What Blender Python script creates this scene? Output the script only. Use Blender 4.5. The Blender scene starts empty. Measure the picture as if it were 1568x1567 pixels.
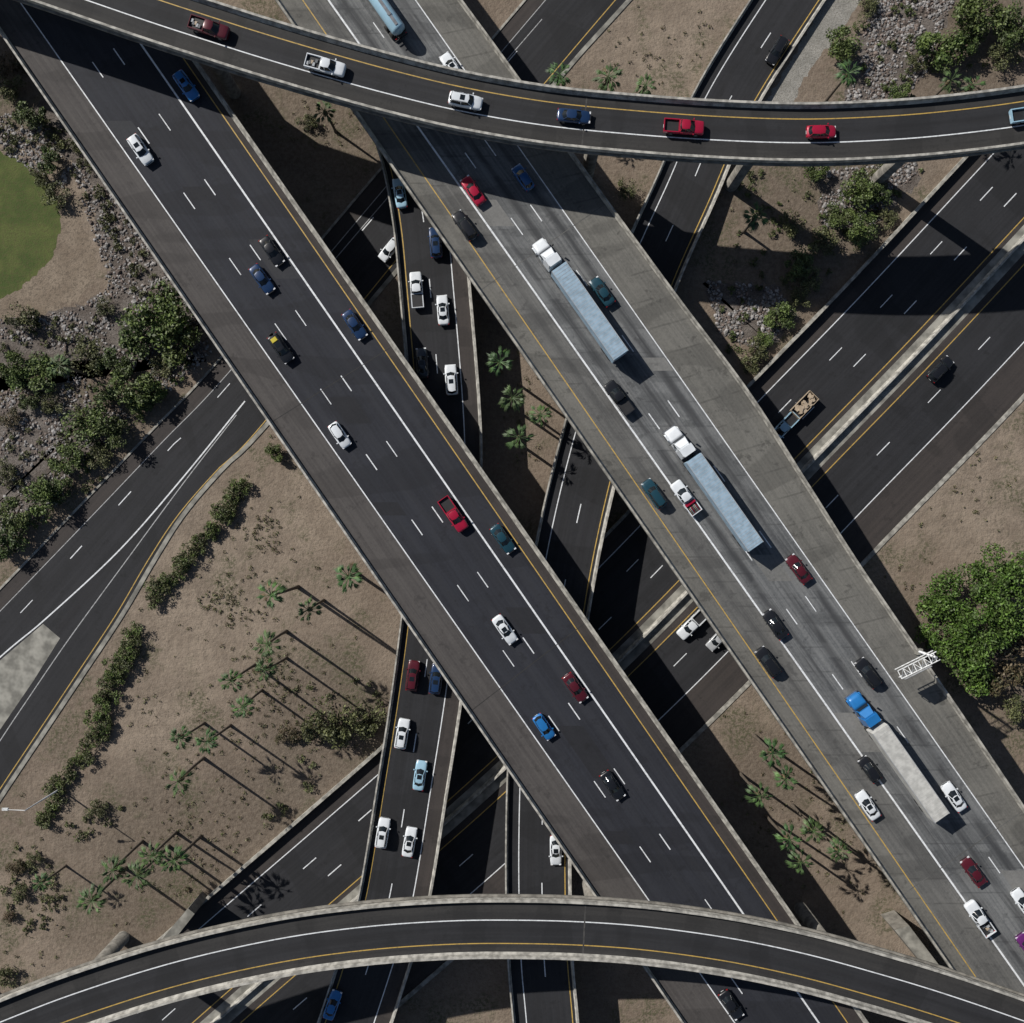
import bpy, bmesh, math, random
from mathutils import Vector, Matrix, noise as mnoise
random.seed(7)
H=160.0; S=0.1088
def W(px,py,z=0.0):
    k=S*(H-z)/H
    return Vector(((px-784)*k,(784-py)*k,z))
scene=bpy.context.scene
# ------------------------------------------------------------ materials
def newmat(name):
    m=bpy.data.materials.new(name); m.use_nodes=True
    nt=m.node_tree; b=nt.nodes['Principled BSDF']
    return m,nt,b
def N(nt,t,**k):
    n=nt.nodes.new(t)
    for a,v in k.items(): setattr(n,a,v)
    return n
def lk(nt,a,b): nt.links.new(a,b)
def noise(nt,vec,scale,detail=2,rough=.55,mapscale=None):
    if mapscale:
        mp=N(nt,'ShaderNodeMapping'); mp.inputs['Scale'].default_value=mapscale
        lk(nt,vec,mp.inputs['Vector']); vec=mp.outputs[0]
    n=N(nt,'ShaderNodeTexNoise'); n.inputs['Scale'].default_value=scale
    n.inputs['Detail'].default_value=detail; n.inputs['Roughness'].default_value=rough
    lk(nt,vec,n.inputs['Vector']); return n.outputs['Fac']
def mrange(nt,v,a,b,c=0,d=1):
    n=N(nt,'ShaderNodeMapRange'); n.interpolation_type='SMOOTHSTEP'
    for i,x in zip((1,2,3,4),(a,b,c,d)): n.inputs[i].default_value=x
    lk(nt,v,n.inputs[0]); return n.outputs[0]
def mix(nt,f,a,b):
    n=N(nt,'ShaderNodeMix',data_type='RGBA')
    if isinstance(f,float): n.inputs[0].default_value=f
    else: lk(nt,f,n.inputs[0])
    for s,x in ((6,a),(7,b)):
        if isinstance(x,tuple): n.inputs[s].default_value=(*x,1)
        else: lk(nt,x,n.inputs[s])
    return n.outputs[2]
def math_(nt,op,a,b=None):
    n=N(nt,'ShaderNodeMath',operation=op)
    for i,x in enumerate((a,b)):
        if x is None: continue
        if isinstance(x,(int,float)): n.inputs[i].default_value=x
        else: lk(nt,x,n.inputs[i])
    return n.outputs[0]
def simple(name,col,rough=.7,metal=0,var=.15,scale=1.5,coat=0):
    m,nt,b=newmat(name)
    g=N(nt,'ShaderNodeNewGeometry').outputs['Position']
    f=noise(nt,g,scale,2)
    lo=tuple(c*(1-var) for c in col); hi=tuple(min(1,c*(1+var)) for c in col)
    lk(nt,mix(nt,mrange(nt,f,.3,.7),lo,hi),b.inputs['Base Color'])
    b.inputs['Roughness'].default_value=rough; b.inputs['Metallic'].default_value=metal
    if coat: b.inputs['Coat Weight'].default_value=coat
    return m
def road_mat(name,lo,hi,oil=None,lane=3.65,streak=.5,oilamt=.4,stain=.45,slab=0,slabamt=.35):
    m,nt,b=newmat(name)
    uv=N(nt,'ShaderNodeUVMap').outputs[0]
    g=N(nt,'ShaderNodeNewGeometry').outputs['Position']
    s=noise(nt,uv,1,3,.7,(1.9,.03,1)); s=mrange(nt,s,.35,.65)
    bl=mrange(nt,noise(nt,g,.09,4,.65),.36,.64)
    fine=mrange(nt,noise(nt,g,2.6,3,.85),.34,.66)
    a=math_(nt,'ADD',math_(nt,'MULTIPLY',s,streak),math_(nt,'MULTIPLY',bl,.6*(1-streak)))
    a=math_(nt,'ADD',a,math_(nt,'MULTIPLY',fine,.4*(1-streak)+.16))
    c=mix(nt,a,lo,hi)
    sp=N(nt,'ShaderNodeSeparateXYZ'); lk(nt,uv,sp.inputs[0])
    if oil is not None:
        fr=math_(nt,'FRACT',math_(nt,'DIVIDE',sp.outputs[0],lane))
        d=math_(nt,'ABSOLUTE',math_(nt,'SUBTRACT',fr,.5))
        o=mrange(nt,d,.03,.30,1,0)
        on=mrange(nt,noise(nt,uv,1,3,.65,(.7,.06,1)),.3,.6)
        o=math_(nt,'MULTIPLY',math_(nt,'MULTIPLY',o,on),oilamt)
        c=mix(nt,o,c,oil)
    sl=noise(nt,uv,1,1,.5,(.05,.14,1))
    c=mix(nt,mrange(nt,sl,.55,.58,0,slabamt),c,tuple(x*.6 for x in lo))
    c=mix(nt,mrange(nt,sl,.42,.40,0,slabamt*.6),c,hi)
    st=noise(nt,g,.5,4,.7)
    c=mix(nt,mrange(nt,st,.57,.68,0,stain),c,tuple(x*.55 for x in lo))
    if slab:
        fr=math_(nt,'FRACT',math_(nt,'DIVIDE',sp.outputs[1],slab))
        o=mrange(nt,math_(nt,'ABSOLUTE',math_(nt,'SUBTRACT',fr,.5)),.455,.485,0,.4)
        c=mix(nt,math_(nt,'MULTIPLY',o,mrange(nt,noise(nt,g,.35,2),.4,.6)),c,tuple(x*.5 for x in lo))
    lk(nt,c,b.inputs['Base Color']); b.inputs['Roughness'].default_value=.85
    return m
asph=road_mat('asphalt_dark',(.0095,.0108,.0165),(.020,.0225,.0315),(.029,.031,.038),oilamt=.35)
asph2=road_mat('asphalt_ground',(.0095,.0105,.013),(.022,.0228,.027),(.011,.011,.013))
asph3=road_mat('asphalt_flyover',(.0115,.0125,.0155),(.0235,.0243,.028),(.011,.011,.013),oilamt=.6)
asph3s=road_mat('asphalt_flyover_edge',(.017,.017,.018),(.036,.035,.0345),streak=.6)
shoul=road_mat('shoulder_brown',(.044,.040,.040),(.080,.074,.071),streak=.55)
shoul2=road_mat('shoulder_red',(.027,.0235,.023),(.048,.0405,.038),streak=.5)
conc=road_mat('concrete_deck',(.068,.073,.079),(.178,.184,.187),(.033,.035,.039),oilamt=.85,streak=.6,slab=4.6)
concsh=road_mat('concrete_shoulder',(.086,.085,.079),(.162,.158,.144),streak=.4,stain=.6,slab=4.6)
conch=road_mat('concrete_hov',(.074,.075,.075),(.150,.149,.143),(.045,.046,.047),lane=4.4,oilamt=.55,slab=4.6)
patchm=road_mat('asphalt_repair',(.008,.009,.013),(.015,.016,.021),streak=.3)
patchl=road_mat('asphalt_repair_light',(.022,.024,.030),(.033,.035,.041),streak=.3)
patchc=road_mat('concrete_repair',(.12,.122,.12),(.195,.195,.19),streak=.3)
struct=simple('structure_concrete',(.19,.18,.16),.9,var=.35,scale=.8)
barr=simple('barrier_concrete',(.30,.29,.26),.9,var=.4,scale=.9)
barrf=simple('parapet_pale',(.36,.35,.32),.9,var=.36,scale=1.1)
pale=simple('pale_concrete',(.24,.235,.21),.9,var=.38,scale=.5)
def paint(name,col,worn,amt=.6):
    m,nt,b=newmat(name)
    g=N(nt,'ShaderNodeNewGeometry').outputs['Position']
    f=mrange(nt,noise(nt,g,1.8,4,.75),.44,.66,0,amt)
    lk(nt,mix(nt,f,col,worn),b.inputs['Base Color']); b.inputs['Roughness'].default_value=.6
    return m
pw=paint('paint_white',(.76,.79,.82),(.28,.29,.30),.5); py_=paint('paint_yellow',(.50,.33,.08),(.20,.15,.06))
pwd=paint('paint_white_worn',(.40,.41,.42),(.10,.10,.10))
jointl=simple('joint_grey',(.05,.049,.048),.8,var=.4)
# ground
m,nt,b=newmat('dry_ground'); ground_m=m
g=N(nt,'ShaderNodeNewGeometry').outputs['Position']
big=mrange(nt,noise(nt,g,.035,5,.65),.38,.62); mid=mrange(nt,noise(nt,g,.22,5,.75),.38,.62); fine=mrange(nt,noise(nt,g,1.5,4,.8),.36,.64)
c=mix(nt,big,(.162,.124,.094),(.232,.186,.145))
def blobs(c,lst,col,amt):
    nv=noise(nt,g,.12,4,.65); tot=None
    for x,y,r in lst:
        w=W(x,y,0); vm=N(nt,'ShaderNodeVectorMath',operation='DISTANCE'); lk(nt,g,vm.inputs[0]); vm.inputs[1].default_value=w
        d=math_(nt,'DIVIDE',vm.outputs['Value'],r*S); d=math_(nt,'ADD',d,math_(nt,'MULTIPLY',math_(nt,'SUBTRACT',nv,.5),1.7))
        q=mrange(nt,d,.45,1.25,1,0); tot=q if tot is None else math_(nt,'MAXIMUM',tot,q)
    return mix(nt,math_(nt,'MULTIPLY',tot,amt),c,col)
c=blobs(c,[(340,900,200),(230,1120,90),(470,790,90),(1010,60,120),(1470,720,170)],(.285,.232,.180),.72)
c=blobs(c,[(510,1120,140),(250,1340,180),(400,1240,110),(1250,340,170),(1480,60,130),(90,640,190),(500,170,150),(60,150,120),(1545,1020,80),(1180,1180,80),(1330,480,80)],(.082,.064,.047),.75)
c=mix(nt,math_(nt,'MULTIPLY',mid,.55),c,(.120,.092,.069))
c=mix(nt,math_(nt,'MULTIPLY',fine,.34),c,(.29,.243,.192))
md=mrange(nt,noise(nt,g,.07,3,.6),.42,.6,.15,1)
spk=math_(nt,'MULTIPLY',mrange(nt,noise(nt,g,2.8,3,.85),.53,.64),md)
c=mix(nt,math_(nt,'MULTIPLY',spk,.65),c,(.065,.053,.038))
gr=math_(nt,'MULTIPLY',mrange(nt,noise(nt,g,.1,3,.7),.5,.64),mrange(nt,noise(nt,g,1.8,3,.8),.44,.58))
c=mix(nt,math_(nt,'MULTIPLY',gr,.75),c,(.058,.065,.028))
lk(nt,c,b.inputs['Base Color']); b.inputs['Roughness'].default_value=.95
bp=N(nt,'ShaderNodeBump'); bp.inputs['Strength'].default_value=.65; bp.inputs['Distance'].default_value=.35
lk(nt,noise(nt,g,.9,3,.75),bp.inputs['Height']); lk(nt,bp.outputs[0],b.inputs['Normal'])
def patchmat(name,a,bb,d,scale,bump=.5,sp=.6):
    m,nt,b=newmat(name); g=N(nt,'ShaderNodeNewGeometry').outputs['Position']
    c=mix(nt,mrange(nt,noise(nt,g,scale,4,.7),.35,.65),a,bb)
    c=mix(nt,mrange(nt,noise(nt,g,scale*8,3,.8),.45,.62,0,sp),c,d)
    lk(nt,c,b.inputs['Base Color']); b.inputs['Roughness'].default_value=.95
    bp=N(nt,'ShaderNodeBump'); bp.inputs['Strength'].default_value=bump; bp.inputs['Distance'].default_value=.2
    lk(nt,noise(nt,g,3,3,.8),bp.inputs['Height']); lk(nt,bp.outputs[0],b.inputs['Normal']); return m
lawn_m=patchmat('lawn_grass',(.052,.080,.016),(.095,.116,.030),(.070,.068,.024),.25,.5,.65)
gravel_m=patchmat('gravel_bed',(.115,.095,.082),(.205,.182,.165),(.05,.042,.035),.4,1.0,.8)
palegr_m=patchmat('pale_gravel',(.25,.245,.225),(.34,.33,.305),(.13,.12,.10),.5,.8,.7)
tanbare_m=patchmat('bare_tan_soil',(.19,.150,.112),(.265,.216,.166),(.105,.084,.063),.2,.6,.7)
rock_a=simple('rock_grey',(.26,.25,.245),.9,var=.5,scale=1.8)
rock_b=simple('rock_brown',(.15,.12,.105),.9,var=.5,scale=1.8)
def leafmat(name,c,var=.4,k=1.0):
    c=tuple(x*k for x in c)
    m,nt,b=newmat(name); g=N(nt,'ShaderNodeNewGeometry')
    f=noise(nt,g.outputs['Position'],.9,1)
    lo=tuple(x*(1-var) for x in c); hi=tuple(x*(1+var) for x in c)
    c1=mix(nt,mrange(nt,f,.35,.65),lo,hi)
    oi=N(nt,'ShaderNodeObjectInfo').outputs['Random']
    c1=mix(nt,math_(nt,'MULTIPLY',oi,.35),c1,(.080,.080,.032))
    lk(nt,c1,b.inputs['Base Color']); b.inputs['Roughness'].default_value=.6
    return m
leafD=[leafmat('leaf_dark_a',(.034,.058,.016),k=1.1),leafmat('leaf_dark_b',(.055,.088,.022),k=1.1),leafmat('leaf_dark_c',(.085,.12,.032),k=1.1)]
leafG=[leafmat('leaf_bright_a',(.036,.088,.011)),leafmat('leaf_bright_b',(.064,.148,.016)),leafmat('leaf_bright_c',(.108,.212,.028))]
leafM=[leafmat('leaf_mid_a',(.040,.068,.016),k=1.25),leafmat('leaf_mid_b',(.068,.104,.024),k=1.25),leafmat('leaf_mid_c',(.10,.140,.036),k=1.25)]
leafO=[leafmat('leaf_olive_a',(.050,.058,.024),k=1.25),leafmat('leaf_olive_b',(.082,.092,.036),k=1.25),leafmat('leaf_olive_c',(.12,.128,.054),k=1.25)]
leafB=[leafmat('leaf_dry_a',(.085,.058,.036)),leafmat('leaf_dry_b',(.125,.09,.055)),leafmat('leaf_dry_c',(.07,.07,.035))]
bark=simple('bark',(.11,.085,.065),.95,var=.3,scale=3)
palmbark=simple('palm_bark',(.10,.082,.064),.95,var=.3,scale=4)
frondM=[leafmat('frond_a',(.038,.088,.026),.3),leafmat('frond_b',(.074,.150,.040),.35),leafmat('frond_dead',(.12,.088,.052))]
# ------------------------------------------------------------ mesh builder
class MB:
    def __init__(s): s.v=[];s.f=[];s.m=[];s.uv=[];s.mats=[];s.sm=[]
    def mi(s,mat):
        if mat not in s.mats: s.mats.append(mat)
        return s.mats.index(mat)
    def face(s,idx,mat,uv=None,smooth=False):
        s.f.append(tuple(idx)); s.m.append(s.mi(mat)); s.uv.append(uv); s.sm.append(smooth)
    def add(s,pts):
        n=len(s.v); s.v.extend([tuple(p) for p in pts]); return n
    def quad(s,a,b,c,d,mat):
        n=s.add([a,b,c,d]); s.face((n,n+1,n+2,n+3),mat)
    def loft(s,lines,mat,us=None,closed=False,caps=False,smooth=False):
        n=len(lines[0]); base=[s.add(l) for l in lines]
        L=[0]
        for i in range(1,n): L.append(L[-1]+(Vector(lines[0][i])-Vector(lines[0][i-1])).length)
        k=len(lines); us=us or [float(j) for j in range(k+1)]
        for j in range(k if closed else k-1):
            j2=(j+1)%k
            for i in range(n-1):
                s.face((base[j]+i,base[j]+i+1,base[j2]+i+1,base[j2]+i),mat,
                  ((us[j],L[i]),(us[j],L[i+1]),(us[j+1],L[i+1]),(us[j+1],L[i])),smooth)
        if caps:
            s.face([base[j] for j in range(k)],mat); s.face([base[j]+n-1 for j in range(k)],mat)
    def box(s,c,d,mat,top=(1,1),rot=None,sh=0):
        a,b_,h=d[0]/2,d[1]/2,d[2]/2
        P=[(-a,-b_,-h),(a,-b_,-h),(a,b_,-h),(-a,b_,-h),(-a*top[0]+sh,-b_*top[1],h),(a*top[0]+sh,-b_*top[1],h),(a*top[0]+sh,b_*top[1],h),(-a*top[0]+sh,b_*top[1],h)]
        P=[Vector(p) for p in P]
        if rot is not None: P=[rot@p for p in P]
        n=s.add([p+Vector(c) for p in P])
        for f in ((0,3,2,1),(4,5,6,7),(0,1,5,4),(1,2,6,5),(2,3,7,6),(3,0,4,7)): s.face([n+i for i in f],mat)
    def cyl(s,p0,p1,r0,r1,mat,k=10,cap=True,smooth=True):
        p0=Vector(p0);p1=Vector(p1); d=(p1-p0).normalized()
        a=d.orthogonal().normalized(); b_=d.cross(a)
        n=s.add([p0+(a*math.cos(t)+b_*math.sin(t))*r0 for t in [2*math.pi*i/k for i in range(k)]]+
                [p1+(a*math.cos(t)+b_*math.sin(t))*r1 for t in [2*math.pi*i/k for i in range(k)]])
        for i in range(k): s.face((n+i,n+(i+1)%k,n+k+(i+1)%k,n+k+i),mat,None,smooth)
        if cap: s.face([n+i for i in range(k)],mat); s.face([n+k+i for i in range(k)],mat)
    def mesh(s,name,fixn=False):
        me=bpy.data.meshes.new(name); me.from_pydata(s.v,[],s.f)
        for m in s.mats: me.materials.append(m)
        me.polygons.foreach_set('material_index',s.m)
        me.polygons.foreach_set('use_smooth',s.sm)
        if any(u for u in s.uv):
            ul=me.uv_layers.new(name='UVMap')
            for p,u in zip(me.polygons,s.uv):
                if u:
                    for li,q in zip(p.loop_indices,u): ul.data[li].uv=q
        if fixn:
            bm=bmesh.new(); bm.from_mesh(me); bmesh.ops.recalc_face_normals(bm,faces=bm.faces); bm.to_mesh(me); bm.free()
        me.update(); return me
    def obj(s,name,fixn=False,loc=None,rz=0,parent=None):
        return place(s.mesh(name,fixn),name,loc,rz,parent)
def place(me,name,loc=None,rz=0,parent=None,scale=None):
    o=bpy.data.objects.new(name,me); scene.collection.objects.link(o)
    if loc is not None: o.location=loc
    o.rotation_euler[2]=rz
    if scale: o.scale=scale
    if parent: o.parent=parent
    return o
def empty(name):
    o=bpy.data.objects.new(name,None); scene.collection.objects.link(o); return o
# ------------------------------------------------------------ paths
def catmull(P,step=2.0,n=None):
    if len(P)==2: Q=[P[0].lerp(P[1],i/40) for i in range(41)]
    else:
        Q=[]; E=[P[0]*2-P[1]]+P+[P[-1]*2-P[-2]]
        for i in range(1,len(E)-2):
            a,b_,c_,d=E[i-1:i+3]
            for k in range(24):
                t=k/24; Q.append(.5*((2*b_)+(c_-a)*t+(2*a-5*b_+4*c_-d)*t*t+(3*b_-a-3*c_+d)*t**3))
        Q.append(P[-1])
    L=[0]
    for i in range(1,len(Q)): L.append(L[-1]+(Q[i]-Q[i-1]).length)
    n=n or max(2,int(L[-1]/step)+1); out=[];j=0
    for i in range(n):
        t=L[-1]*i/(n-1)
        while j<len(L)-2 and L[j+1]<t: j+=1
        out.append(Q[j].lerp(Q[j+1],(t-L[j])/max(1e-9,L[j+1]-L[j])))
    return out
def off(P,d,dz=0):
    o=[]
    for i,p in enumerate(P):
        t=P[min(i+1,len(P)-1)]-P[max(i-1,0)]; t.z=0; t.normalize()
        q=p+Vector((t.y,-t.x,0))*d; q.z=p.z+dz
        o.append(q)
    return o
def pth(pts,z=0,n=None,step=2.0): return catmull([W(*p,z) if len(p)==2 else W(*p) for p in pts],step,n)
def stroke(mb,P,w,mat,dz): mb.loft([off(P,-w/2,dz),off(P,w/2,dz)],mat)
def subpath(P,s0,s1):
    out=[];L=0
    for i in range(len(P)-1):
        d=(P[i+1]-P[i]).length
        if not out and L+d>=s0: out.append(P[i].lerp(P[i+1],max(0,(s0-L)/d)))
        if out:
            if L+d>=s1: out.append(P[i].lerp(P[i+1],(s1-L)/d)); break
            out.append(P[i+1])
        L+=d
    return out
def dashes(mb,P,w,mat,dz,anchor=None,dash=3.05,per=12.2):
    tot=sum((P[i+1]-P[i]).length for i in range(len(P)-1)); ph=0
    if anchor is not None:
        best=1e9;L=0
        for i,p in enumerate(P):
            if i: L+=(P[i]-P[i-1]).length
            dd=(p-anchor).length
            if dd<best: best=dd; ph=L
        ph=(ph-dash/2)%per
    s=ph
    while s+dash<tot:
        q=subpath(P,s,s+dash*random.uniform(.93,1.03))
        if len(q)>1 and all((q[i+1]-q[i]).length>1e-4 for i in range(len(q)-1)): stroke(mb,q,w*random.uniform(.85,1.1),mat,dz)
        s+=per
def barrier(mb,P,side,h=.85,w=.5,mat=None,topw=.24):
    mat=mat or barr
    prof=[(0,-.3),(0,h),(-side*topw,h),(-side*(topw+.06),h*.4),(-side*w,.0)]
    mb.loft([off(P,d,z) for d,z in prof]+[off(P,-side*w,-.3)],mat,closed=True,caps=True)
def body(mb,L,R,th,mat,inset=1.2):
    mb.loft([off(L,0,0),off(R,0,0),off(R,0,-.35),off(R,-inset,-th),off(L,inset,-th),off(L,0,-.35)],mat,closed=True,caps=True)

Z1=13.0; ZR=6.0; ZF=22.0
NSEG=150
def ln(x0,y0,k,z,ya=-700,yb=2300): return pth([(x0+k*(ya-y0),ya),(x0+k*(yb-y0),yb)],z,NSEG)
def repairs(par,A,B,items,mats,dz=.006):
    mb=MB(); n=len(A)
    for fr,a,b_,ln_ in items:
        i=int(fr*(n-1)); j=min(n-1,i+max(1,int(ln_)))
        p0=A[i].lerp(B[i],a);p1=A[i].lerp(B[i],b_);p2=A[j].lerp(B[j],b_);p3=A[j].lerp(B[j],a); u=Vector((0,0,dz))
        k=mb.add([p0+u,p1+u,p2+u,p3+u]); mb.face((k,k+1,k+2,k+3),random.choice(mats),((0,0),(2,0),(2,6),(0,6)))
    mb.obj('road_repairs',parent=par)
e1=empty('highway_viaduct')
Lb=ln(0,50,.689,Z1); Rb=ln(310,105,.698,Z1); lw=ln(42,20,.70,Z1); tk=ln(210,60,.6926,Z1); yl=ln(360,205,.6885,Z1)
D1c=[(a+b_)/2 for a,b_ in zip(Lb,Rb)]
mb=MB(); body(mb,Rb,Lb,1.7,struct); mb.obj('deck_slab',parent=e1)
mb=MB(); mb.loft([off(Lb,0,.004),off(lw,0,.004)],shoul,[0,5.6]); mb.loft([off(lw,0,.004),off(tk,0,.004)],asph,[0,10.95])
mb.loft([off(tk,0,.004),off(yl,0,.004)],asph,[0,3.65]); mb.loft([off(yl,0,.004),off(Rb,0,.004)],shoul2,[0,2]); mb.obj('road_surface',parent=e1)
mb=MB()
stroke(mb,lw,.17,pw,.011); stroke(mb,tk,.27,pw,.011); stroke(mb,yl,.16,py_,.011)
for f,a in ((1/3,W(497,600,Z1)),(2/3,W(527,580,Z1))):
    dashes(mb,[p.lerp(q,f) for p,q in zip(lw,tk)],.16,pw,.011,a)
mb.obj('lane_markings',parent=e1)
repairs(e1,lw,tk,[(.30,.02,.31,2),(.36,.69,.98,3),(.44,.36,.64,2),(.49,.02,.31,1),(.55,.70,.98,2),(.61,.35,.65,4),(.66,.03,.30,1),(.33,.36,.64,1)],[patchm,patchm,patchl],.007)
mb=MB(); barrier(mb,Lb,1,mat=barrf,topw=.3); barrier(mb,Rb,-1,topw=.3,w=.7); mb.obj('parapet_barriers',parent=e1)
def joints(e,A,B,ws,mat,wd=.12,up=.014):
    mb=MB(); n=len(A)
    for w in ws:
        i=min(range(n),key=lambda k:(A[k]-w).length); a=A[i]; j=min(range(n),key=lambda k:(B[k]-a).length); b_=B[j]
        d=(b_-a).normalized(); t=Vector((d.y,-d.x,0)); a=a+d*.55; b_=b_-d*.55; u=Vector((0,0,up))
        mb.quad(a-t*wd+u,b_-t*wd+u,b_+t*wd+u,a+t*wd+u,mat)
    mb.obj('expansion_joints',parent=e)
joints(e1,Lb,Rb,[W(408,645,Z1),W(712,1085,Z1)],asph3s,.06)
e2=empty('highway_viaduct')
Lb2=ln(720,430,.697,Z1); yl2=ln(735,395,.689,Z1); tk2=ln(640,195,.706,Z1); rw2=ln(860,320,.701,Z1)
Rb2=pth([(192,-700),(450,-345),(705,0),(800,130),(930,310),(1040,460),(1145,600),(1235,740),(1310,858),(1400,990),(1470,1092),(1568,1238),(1900,1735),(2280,2300)],Z1,NSEG)
D2c=[(a+b_)/2 for a,b_ in zip(Lb2,Rb2)]
mb=MB(); body(mb,Rb2,Lb2,1.7,struct); mb.obj('deck_slab',parent=e2)
mb=MB(); mb.loft([off(Lb2,0,.004),off(yl2,0,.004)],concsh,[0,2]); mb.loft([off(yl2,0,.004),off(tk2,0,.004)],conch,[0,4.4])
mb.loft([off(tk2,0,.004),off(rw2,0,.004)],conc,[0,10.95]); mb.loft([off(rw2,0,.004),off(Rb2,0,.004)],concsh,[0,7]); mb.obj('road_surface',parent=e2)
mb=MB()
stroke(mb,yl2,.16,py_,.011); stroke(mb,tk2,.27,pw,.011); stroke(mb,rw2,.16,pw,.011)
for f,a in ((1/3,W(793,352,Z1)),(2/3,W(822,332,Z1))):
    dashes(mb,[p.lerp(q,f) for p,q in zip(tk2,rw2)],.16,pw,.011,a)
mb.obj('lane_markings',parent=e2)
repairs(e2,tk2,rw2,[(.34,.02,.31,2),(.42,.69,.98,1),(.52,.36,.64,2),(.60,.02,.31,3),(.68,.69,.98,2)],[patchc],.007)
mb=MB(); barrier(mb,Lb2,1,topw=.3,w=.7); barrier(mb,Rb2,-1,topw=.3); mb.obj('parapet_barriers',parent=e2)
joints(e2,Lb2,Rb2,[W(735,452,Z1),W(1380,1380,Z1)],conch,.06)
# ---------- flyovers
F1c=pth([(-420,-200),(-200,-122),(-80,-83),(30,-48),(130,-14),(235,22),(318,49),(400,75),(498,104),(600,132),(710,158),(840,180),(970,193),(1100,202),(1230,206),(1350,202),(1450,194),(1568,179),(1700,155),(1850,120),(2100,50)],ZF)
F2c=pth([(-400,1750),(-150,1640),(0,1577),(120,1531),(270,1484),(425,1449),(560,1430),(690,1421),(800,1420),(900,1423),(1000,1431),(1120,1448),(1230,1471),(1330,1498),(1440,1531),(1568,1575),(1700,1625),(1900,1710)],ZF)
def flyover(C,white,yellow,jw):
    e=empty('flyover_ramp'); hw=4.2
    A,B=off(C,-hw),off(C,hw)
    mb=MB(); body(mb,A,B,1.9,struct,1.6); mb.obj('deck_slab',parent=e)
    lo,hi=min(white,yellow),max(white,yellow)
    mb=MB(); mb.loft([off(C,-hw,.004),off(C,lo,.004)],asph3s,[0,1.6]); mb.loft([off(C,lo,.004),off(C,hi,.004)],asph3,[0,3.65]); mb.loft([off(C,hi,.004),off(C,hw,.004)],asph3s,[0,1.6]); mb.obj('road_surface',parent=e)
    mb=MB(); stroke(mb,off(C,white),.16,pw,.008); stroke(mb,off(C,yellow),.15,py_,.008); mb.obj('edge_lines',parent=e)
    mb=MB(); barrier(mb,A,-1,h=.95,mat=barrf,topw=.34,w=.62); barrier(mb,B,1,h=.95,mat=barrf,topw=.34,w=.62)
    for P_,s in ((A,-1),(B,1)): mb.loft([off(P_,0,-.28),off(P_,s*.28,-.34),off(P_,s*.28,-.6),off(P_,0,-.7)],struct)
    mb.obj('parapet_barriers',parent=e)
    joints(e,A,B,jw,jointl,.11)
    return e
eF1=flyover(F1c,1.25,-2.15,[W(905,146,ZF)])
eF2=flyover(F2c,-.95,2.4,[W(897,1380,ZF)])
# ---------- ramps
R1c=pth([(440,1860),(500,1690),(543,1568),(575,1470),(603,1380),(633,1200),(652,1080),(668,960),(678,850),(684,720),(681,620),(667,450),(655,330),(632,220),(590,120),(530,10),(440,-140),(300,-360)],ZR)
R2c=pth([(860,1900,6),(845,1700,6),(836,1568,6),(827,1460,6),(824,1300,6),(830,1120,6),(850,950,6),(882,780,5.5),(930,600,4.5),(988,430,2.8),(1050,290,1.3),(1110,155,.4),(1207,0,.15),(1330,-180,.15),(1480,-400,.15)])
def ramp(C,hw,yel,da,wh,e_name,hb=.85):
    e=empty(e_name); A,B=off(C,-hw),off(C,hw)
    mb=MB(); body(mb,A,B,1.4,struct,.8); mb.obj('deck_slab',parent=e)
    mb=MB(); lo,hi=min(yel,wh),max(yel,wh)
    mb.loft([off(C,-hw,.004),off(C,lo,.004)],asph2,[0,1]); mb.loft([off(C,lo,.004),off(C,hi,.004)],asph2,[0,7.3]); mb.loft([off(C,hi,.004),off(C,hw,.004)],shoul2 if abs(hi)<3.2 else asph2,[0,2]); mb.obj('road_surface',parent=e)
    mb=MB(); stroke(mb,off(C,yel),.16,py_,.008); stroke(mb,off(C,wh),.16,pw,.008); dashes(mb,off(C,da),.16,pw,.008,W(612,1250,ZR)); mb.obj('lane_markings',parent=e)
    mb=MB(); barrier(mb,A,-1,hb,mat=barrf); barrier(mb,B,1,hb,mat=barrf,topw=.3); mb.obj('parapet_barriers',parent=e)
    return e
eR1=ramp(R1c,5.75,-4.5,-.8,2.9,'connector_ramp')
eR2=ramp(R2c,5.3,4.3,.6,-3.1,'connector_ramp')
# ---------- freeway
Mc=pth([(-250,2080),(0,1860),(200,1680),(380,1520),(560,1365),(720,1225),(860,1095),(1020,940),(1235,715),(1400,545),(1568,365),(1700,222),(1900,0),(2200,-340)])
eM=empty('freeway')
def mstrip(mb,a,b_,mat,z=.004,us=None): mb.loft([off(Mc,a,z),off(Mc,b_,z)],mat,us or [0,abs(b_-a)])
mb=MB(); mstrip(mb,-16.1,-13.3,shoul2); mstrip(mb,-13.3,-2.3,asph2); mstrip(mb,-2.3,-1.5,shoul2); mstrip(mb,-1.5,1.8,pale,.006); mstrip(mb,1.8,3,shoul2); mstrip(mb,3,11.8,asph2,us=[0,7.3]); mstrip(mb,11.8,17.6,shoul2)
mb.obj('road_surface',parent=eM)
mb=MB()
for o_,m_,w_ in ((-13.3,pw,.16),(-2.3,py_,.16),(3,py_,.16),(11.8,pw,.16)): stroke(mb,off(Mc,o_),w_,m_,.009)
dashes(mb,off(Mc,-9.6),.16,pw,.009,W(1360,453)); dashes(mb,off(Mc,-6),.16,pw,.009,W(1385,475)); dashes(mb,off(Mc,7.1),.16,pw,.009,W(1420,610))
mb.obj('lane_markings',parent=eM)
mb=MB()
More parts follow.
